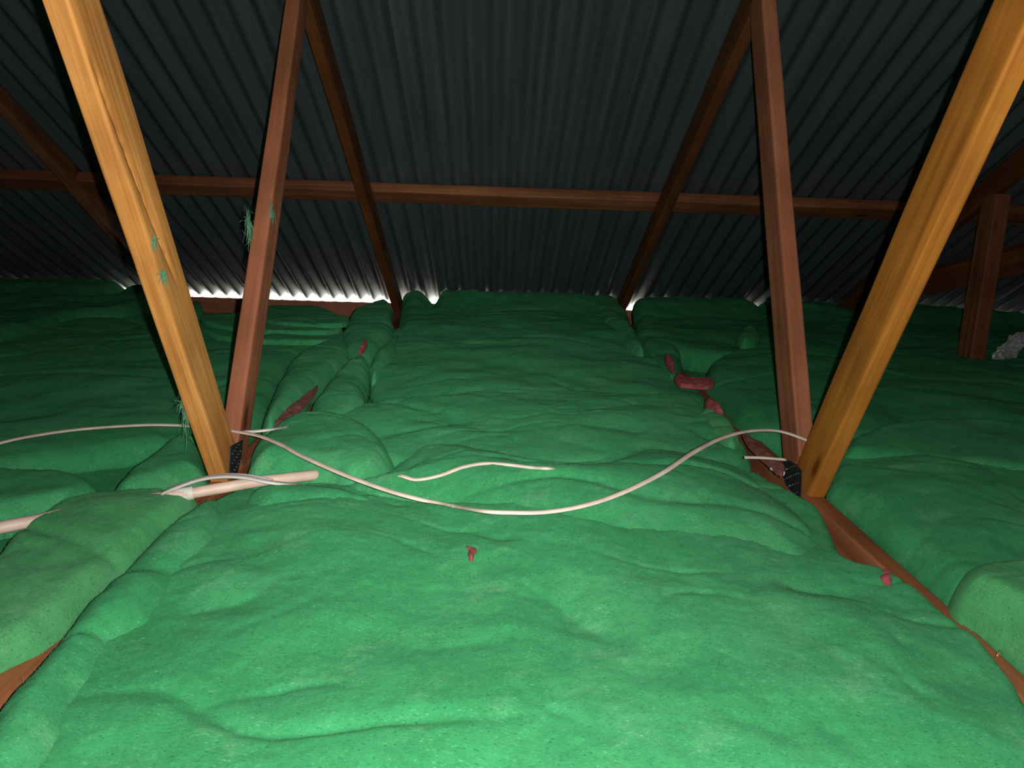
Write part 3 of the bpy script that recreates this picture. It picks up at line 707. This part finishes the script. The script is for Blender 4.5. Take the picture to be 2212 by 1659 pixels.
c4b = [p+np.array([.002, .012, -.002]) for p in c4]
o = tube(c4b[1:-2], .0042, .0030, CABLE_G, 'electrical_cable'); tag(o, 'thinner grey-white cable close behind the arched twin cable', 'cable')
c5 = lay([(1608, 988, .085), (1650, 989, .085), (1697, 993, .08)]); o = tube(c5, .0045, .0028, CABLE, 'electrical_cable'); tag(o, 'short white cable poking from the wool just left of the right nail plate', 'cable')
c6 = lay([(1668, 1012, .05), (1680, 1018, .05), (1695, 1024, .047)]); o = tube(c6, .0065, .0045, CABLE_G, 'electrical_cable'); tag(o, 'stub of white cable under the toothed plate of the right node', 'cable')
c7 = lay([(525, 933, .09), (560, 931, .092), (590, 927, .09), (625, 921, .07)]); o = tube(c7, .0052, .0030, CABLE_G, 'electrical_cable'); tag(o, 'short white cable piece behind the left upright web', 'cable')
pr = lay([(-160, 1176, .03), (0, 1140, .04), (80, 1124, .04), (150, 1108, .04), (260, 1090, .04), (340, 1076, .045), (415, 1065, .05), (490, 1052, .053), (560, 1040, .055), (620, 1033, .053), (690, 1025, .042), (760, 1018, .015)])
pipe = tube(pr, .0098, .0098, PIPE, 'conduit_pipe', n=24); tag(pipe, 'dusty white pipe lying across the left chord with a coupling near its middle', 'pipe')
sk = lay([(372, 1071, .046), (395, 1068, .048), (418, 1064, .05)]); tube(sk, .0118, .0118, SOCK, 'coupling', n=24, parent=pipe)['label'] = 'cleaner white pipe coupling'

# ------------------------------------------------------------------ scraps
def lump(name, label, cat, pts, mat, h=.012, seed=0, lift=.0, zfix=None, group=None, cell=.002, stand=None):
    """torn flat scrap: padded shape following the wool below it"""
    zc = zfix
    if zc is None:
        cx_, cy_ = np.mean([p[0] for p in pts]), np.mean([p[1] for p in pts]); zc = .05
        for _ in range(8): g = G(cx_, cy_, zc); zc = zc*.4+.6*(hgt(g[0], g[1])+lift)
    P = chaikin([G(x, y, zc)[:2] for x, y in pts], 1)
    P = P+np.stack([pnoise(P[:, 0]*90+seed, P[:, 1]*90, .2), pnoise(P[:, 0]*90, P[:, 1]*90+seed, 3.2)], -1)*.0025
    x0, y0 = P.min(0)-.006; x1, y1 = P.max(0)+.006
    X, Y = np.meshgrid(np.arange(x0, x1, cell), np.arange(y0, y1, cell)); D, BX, BY = sdf(P, X, Y)
    sn = (D < 0) & (D > -cell*1.5); kv = D > -cell*1.5; X = np.where(sn, BX, X); Y = np.where(sn, BY, Y); D = np.where(sn, 0, D)
    prof = np.sqrt(np.clip(1-(1-np.clip(D/.008, 0, 1))**2, 0, 1))
    Z = zc-.006+(h+.006)*prof*(1+.5*pnoise(X*45, Y*45, seed))+.001*pnoise(X*200, Y*200, seed)*prof
    q = ((D[:-1, :-1] > 0) | (D[1:, :-1] > 0) | (D[:-1, 1:] > 0) | (D[1:, 1:] > 0)) & kv[:-1, :-1] & kv[1:, :-1] & kv[:-1, 1:] & kv[1:, 1:]
    used = np.zeros(X.shape, bool)
    for a, b_ in ((0, 0), (0, 1), (1, 0), (1, 1)): used[a:used.shape[0]-1+a, b_:used.shape[1]-1+b_] |= q
    idx = -np.ones(X.shape, int); idx[used] = np.arange(used.sum())
    V = np.stack([X[used], Y[used], Z[used]], -1); F = np.stack([idx[:-1, :-1][q], idx[:-1, 1:][q], idx[1:, 1:][q], idx[1:, :-1][q]], -1)
    Vb = V.copy(); Vb[:, 2] = np.where(D[used] <= 0, V[:, 2], zc-.008); nV = len(V)
    c = V.mean(0); me = npmesh(name, np.vstack([V, Vb])-c, np.vstack([F, F[:, ::-1]+nV]))
    o = link(name, me, mat); o.location = Vector(c); tag(o, label, cat, group); return o
g2 = 'pink glass wool scraps'
lump('wool_scrap', 'small torn red scrap lying alone on the foreground blanket', 'scrap', [(1000, 1180), (1012, 1177), (1022, 1182), (1031, 1183), (1029, 1196), (1022, 1209), (1014, 1204), (1008, 1192)], RED, .006, 1)
lump('wool_scrap', 'bright pink wool tuft stuck on the bare right chord', 'scrap', [(1888, 1252), (1905, 1245), (1925, 1250), (1932, 1270), (1918, 1279), (1900, 1276), (1890, 1264)], PINK, .016, 2, zfix=.028, group=g2)
lump('wool_scrap', 'long pink wool strip between the far right batts', 'scrap', [(1456, 812), (1470, 808), (1485, 818), (1515, 818), (1545, 822), (1543, 832), (1528, 838), (1490, 834), (1462, 832)], PINK, .005, 3, zfix=.075, group=g2)
lump('wool_scrap', 'small pink wool tuft at the far end of the pink strip', 'scrap', [(1434, 770), (1446, 770), (1456, 784), (1458, 806), (1450, 800), (1440, 788)], PINK, .012, 4, zfix=.075, group=g2)
lump('wool_scrap', 'pink wool shred behind the pale green batt corner', 'scrap', [(1518, 868), (1535, 873), (1556, 880), (1566, 892), (1552, 892), (1532, 882)], PINK, .012, 5, zfix=.07, group=g2)
lump('wool_scrap', 'tiny dark pink wool shred near the left rafter foot', 'scrap', [(772, 762), (782, 744), (796, 738), (794, 750), (782, 762)], PINK, .012, 6, zfix=.075, group=g2)
lump('wool_scrap', 'dull pink-brown patch standing in for chord wood in the long gap beyond the left upright web', 'scrap', [(585, 918), (612, 890), (640, 865), (668, 845), (690, 826), (682, 850), (662, 872), (645, 890), (642, 906), (610, 915)], PINK_DULL, .004, 7, zfix=.05, group=g2, cell=.003)  # stands in for the chord wood showing in the gap, not loose wool
lump('wool_scrap', 'dull pink wool strip running to the right nail plate', 'scrap', [(1600, 930), (1618, 938), (1640, 965), (1670, 985), (1696, 1000), (1694, 1030), (1670, 1012), (1640, 985), (1612, 958)], PINK_DULL, .004, 8, zfix=.055, group=g2, cell=.003)
lump('wood_chip', 'tiny orange wood chip on the foreground blanket', 'chip', [(1274, 1274), (1282, 1275), (1284, 1284), (1277, 1286)], CHIP, .003, 9, cell=.001)
lump('wood_chip', 'little pale splinter beside the bare chord at the right', 'chip', [(2152, 1408), (2162, 1396), (2165, 1398), (2156, 1410)], CHIP, .003, 10, cell=.001)

def tuft(parent, center, size, n, seed, mat=TUFT, droop=0.0, name='wool_tuft'):
    """clump of tangled strands"""
    rs = np.random.RandomState(seed); c = np.array(center); V = []; F = []; k = 0
    for i in range(n):
        p = c+rs.normal(0, 1, 3)*np.array(size)*.45; d = rs.normal(0, 1, 3)*np.array(size); wv = rs.normal(0, 1, 3); wv = wv/np.linalg.norm(wv)*.0011
        pts = [p]
        for j in range(5):
            d = d*.8+rs.normal(0, 1, 3)*np.array(size)*.6; pts.append(pts[-1]+d*.28+np.array([0, 0, -droop]))
        for j, q_ in enumerate(pts):
            t = 1-.7*j/5; V += [q_-wv*t, q_+wv*t]
        for j in range(5): F.append((k+2*j, k+2*j+1, k+2*j+3, k+2*j+2))
        k += 12
    V = np.array(V); base = np.array(parent.location) if parent else V.mean(0)
    me = npmesh(name, V-base, F); o = link(name, me, mat, parent)
    if not parent: o.location = Vector(base)
    return o
for i, (a, b_, x, sz, nn, lb) in enumerate([
    (352, 592, XL+.0205, (.002, .006, .007), 60, 'green wool tuft caught low on the bright left web'),
    (333, 521, XL+.0205, (.002, .005, .006), 40, 'smaller green wool tuft caught higher on the bright left web'),
    (587, 458, XL+.0205, (.003, .008, .016), 60, 'green wool wisp on the right side of the left upright web'),
    (538, 480, XL-.022, (.006, .010, .022), 80, 'green wool wisp hanging off the left side of the left upright web'),
    (400, 872, XL-.03, (.006, .008, .022), 90, 'hanging green wool wisp at the foot of the bright left web')]):
    p = TX(a, b_, x); o = tuft(None, p, sz, nn, 50+i, droop=.001 if i < 3 else .003); tag(o, lb, 'wool wisp', 'wool wisps on the webs')

def paper():
    c = DY(2179, 760, 2.8); rs = np.random.RandomState(3)
    bm = bmesh.new(); bmesh.ops.create_grid(bm, x_segments=14, y_segments=22, size=.5)
    for v in bm.verts:
        x, y = v.co.x, v.co.y
        wd = (.055+.045*math.sin((y+.5)*math.pi)**.8)*(1 if y > -.3 else .7)
        cz = float(pnoise(x*4, y*5, 1.2))*.03+float(ridge(x*7, y*8, 3.3))*.008
        X_ = x*wd+.06*(y)*.9; Z_ = y*.145
        v.co = Vector((X_, cz, Z_+float(pnoise(x*3, y*3, 9))*.012))
    me = bpy.data.meshes.new('paper_scrap'); bm.to_mesh(me); bm.free(); o = link('paper_scrap', me, PAPER, smooth=False)
    sm = o.modifiers.new('t', 'SOLIDIFY'); sm.thickness = .001
    o.location = Vector(c); tag(o, 'crumpled grey foil paper scrap standing on dark wool at the right edge', 'scrap')
paper()
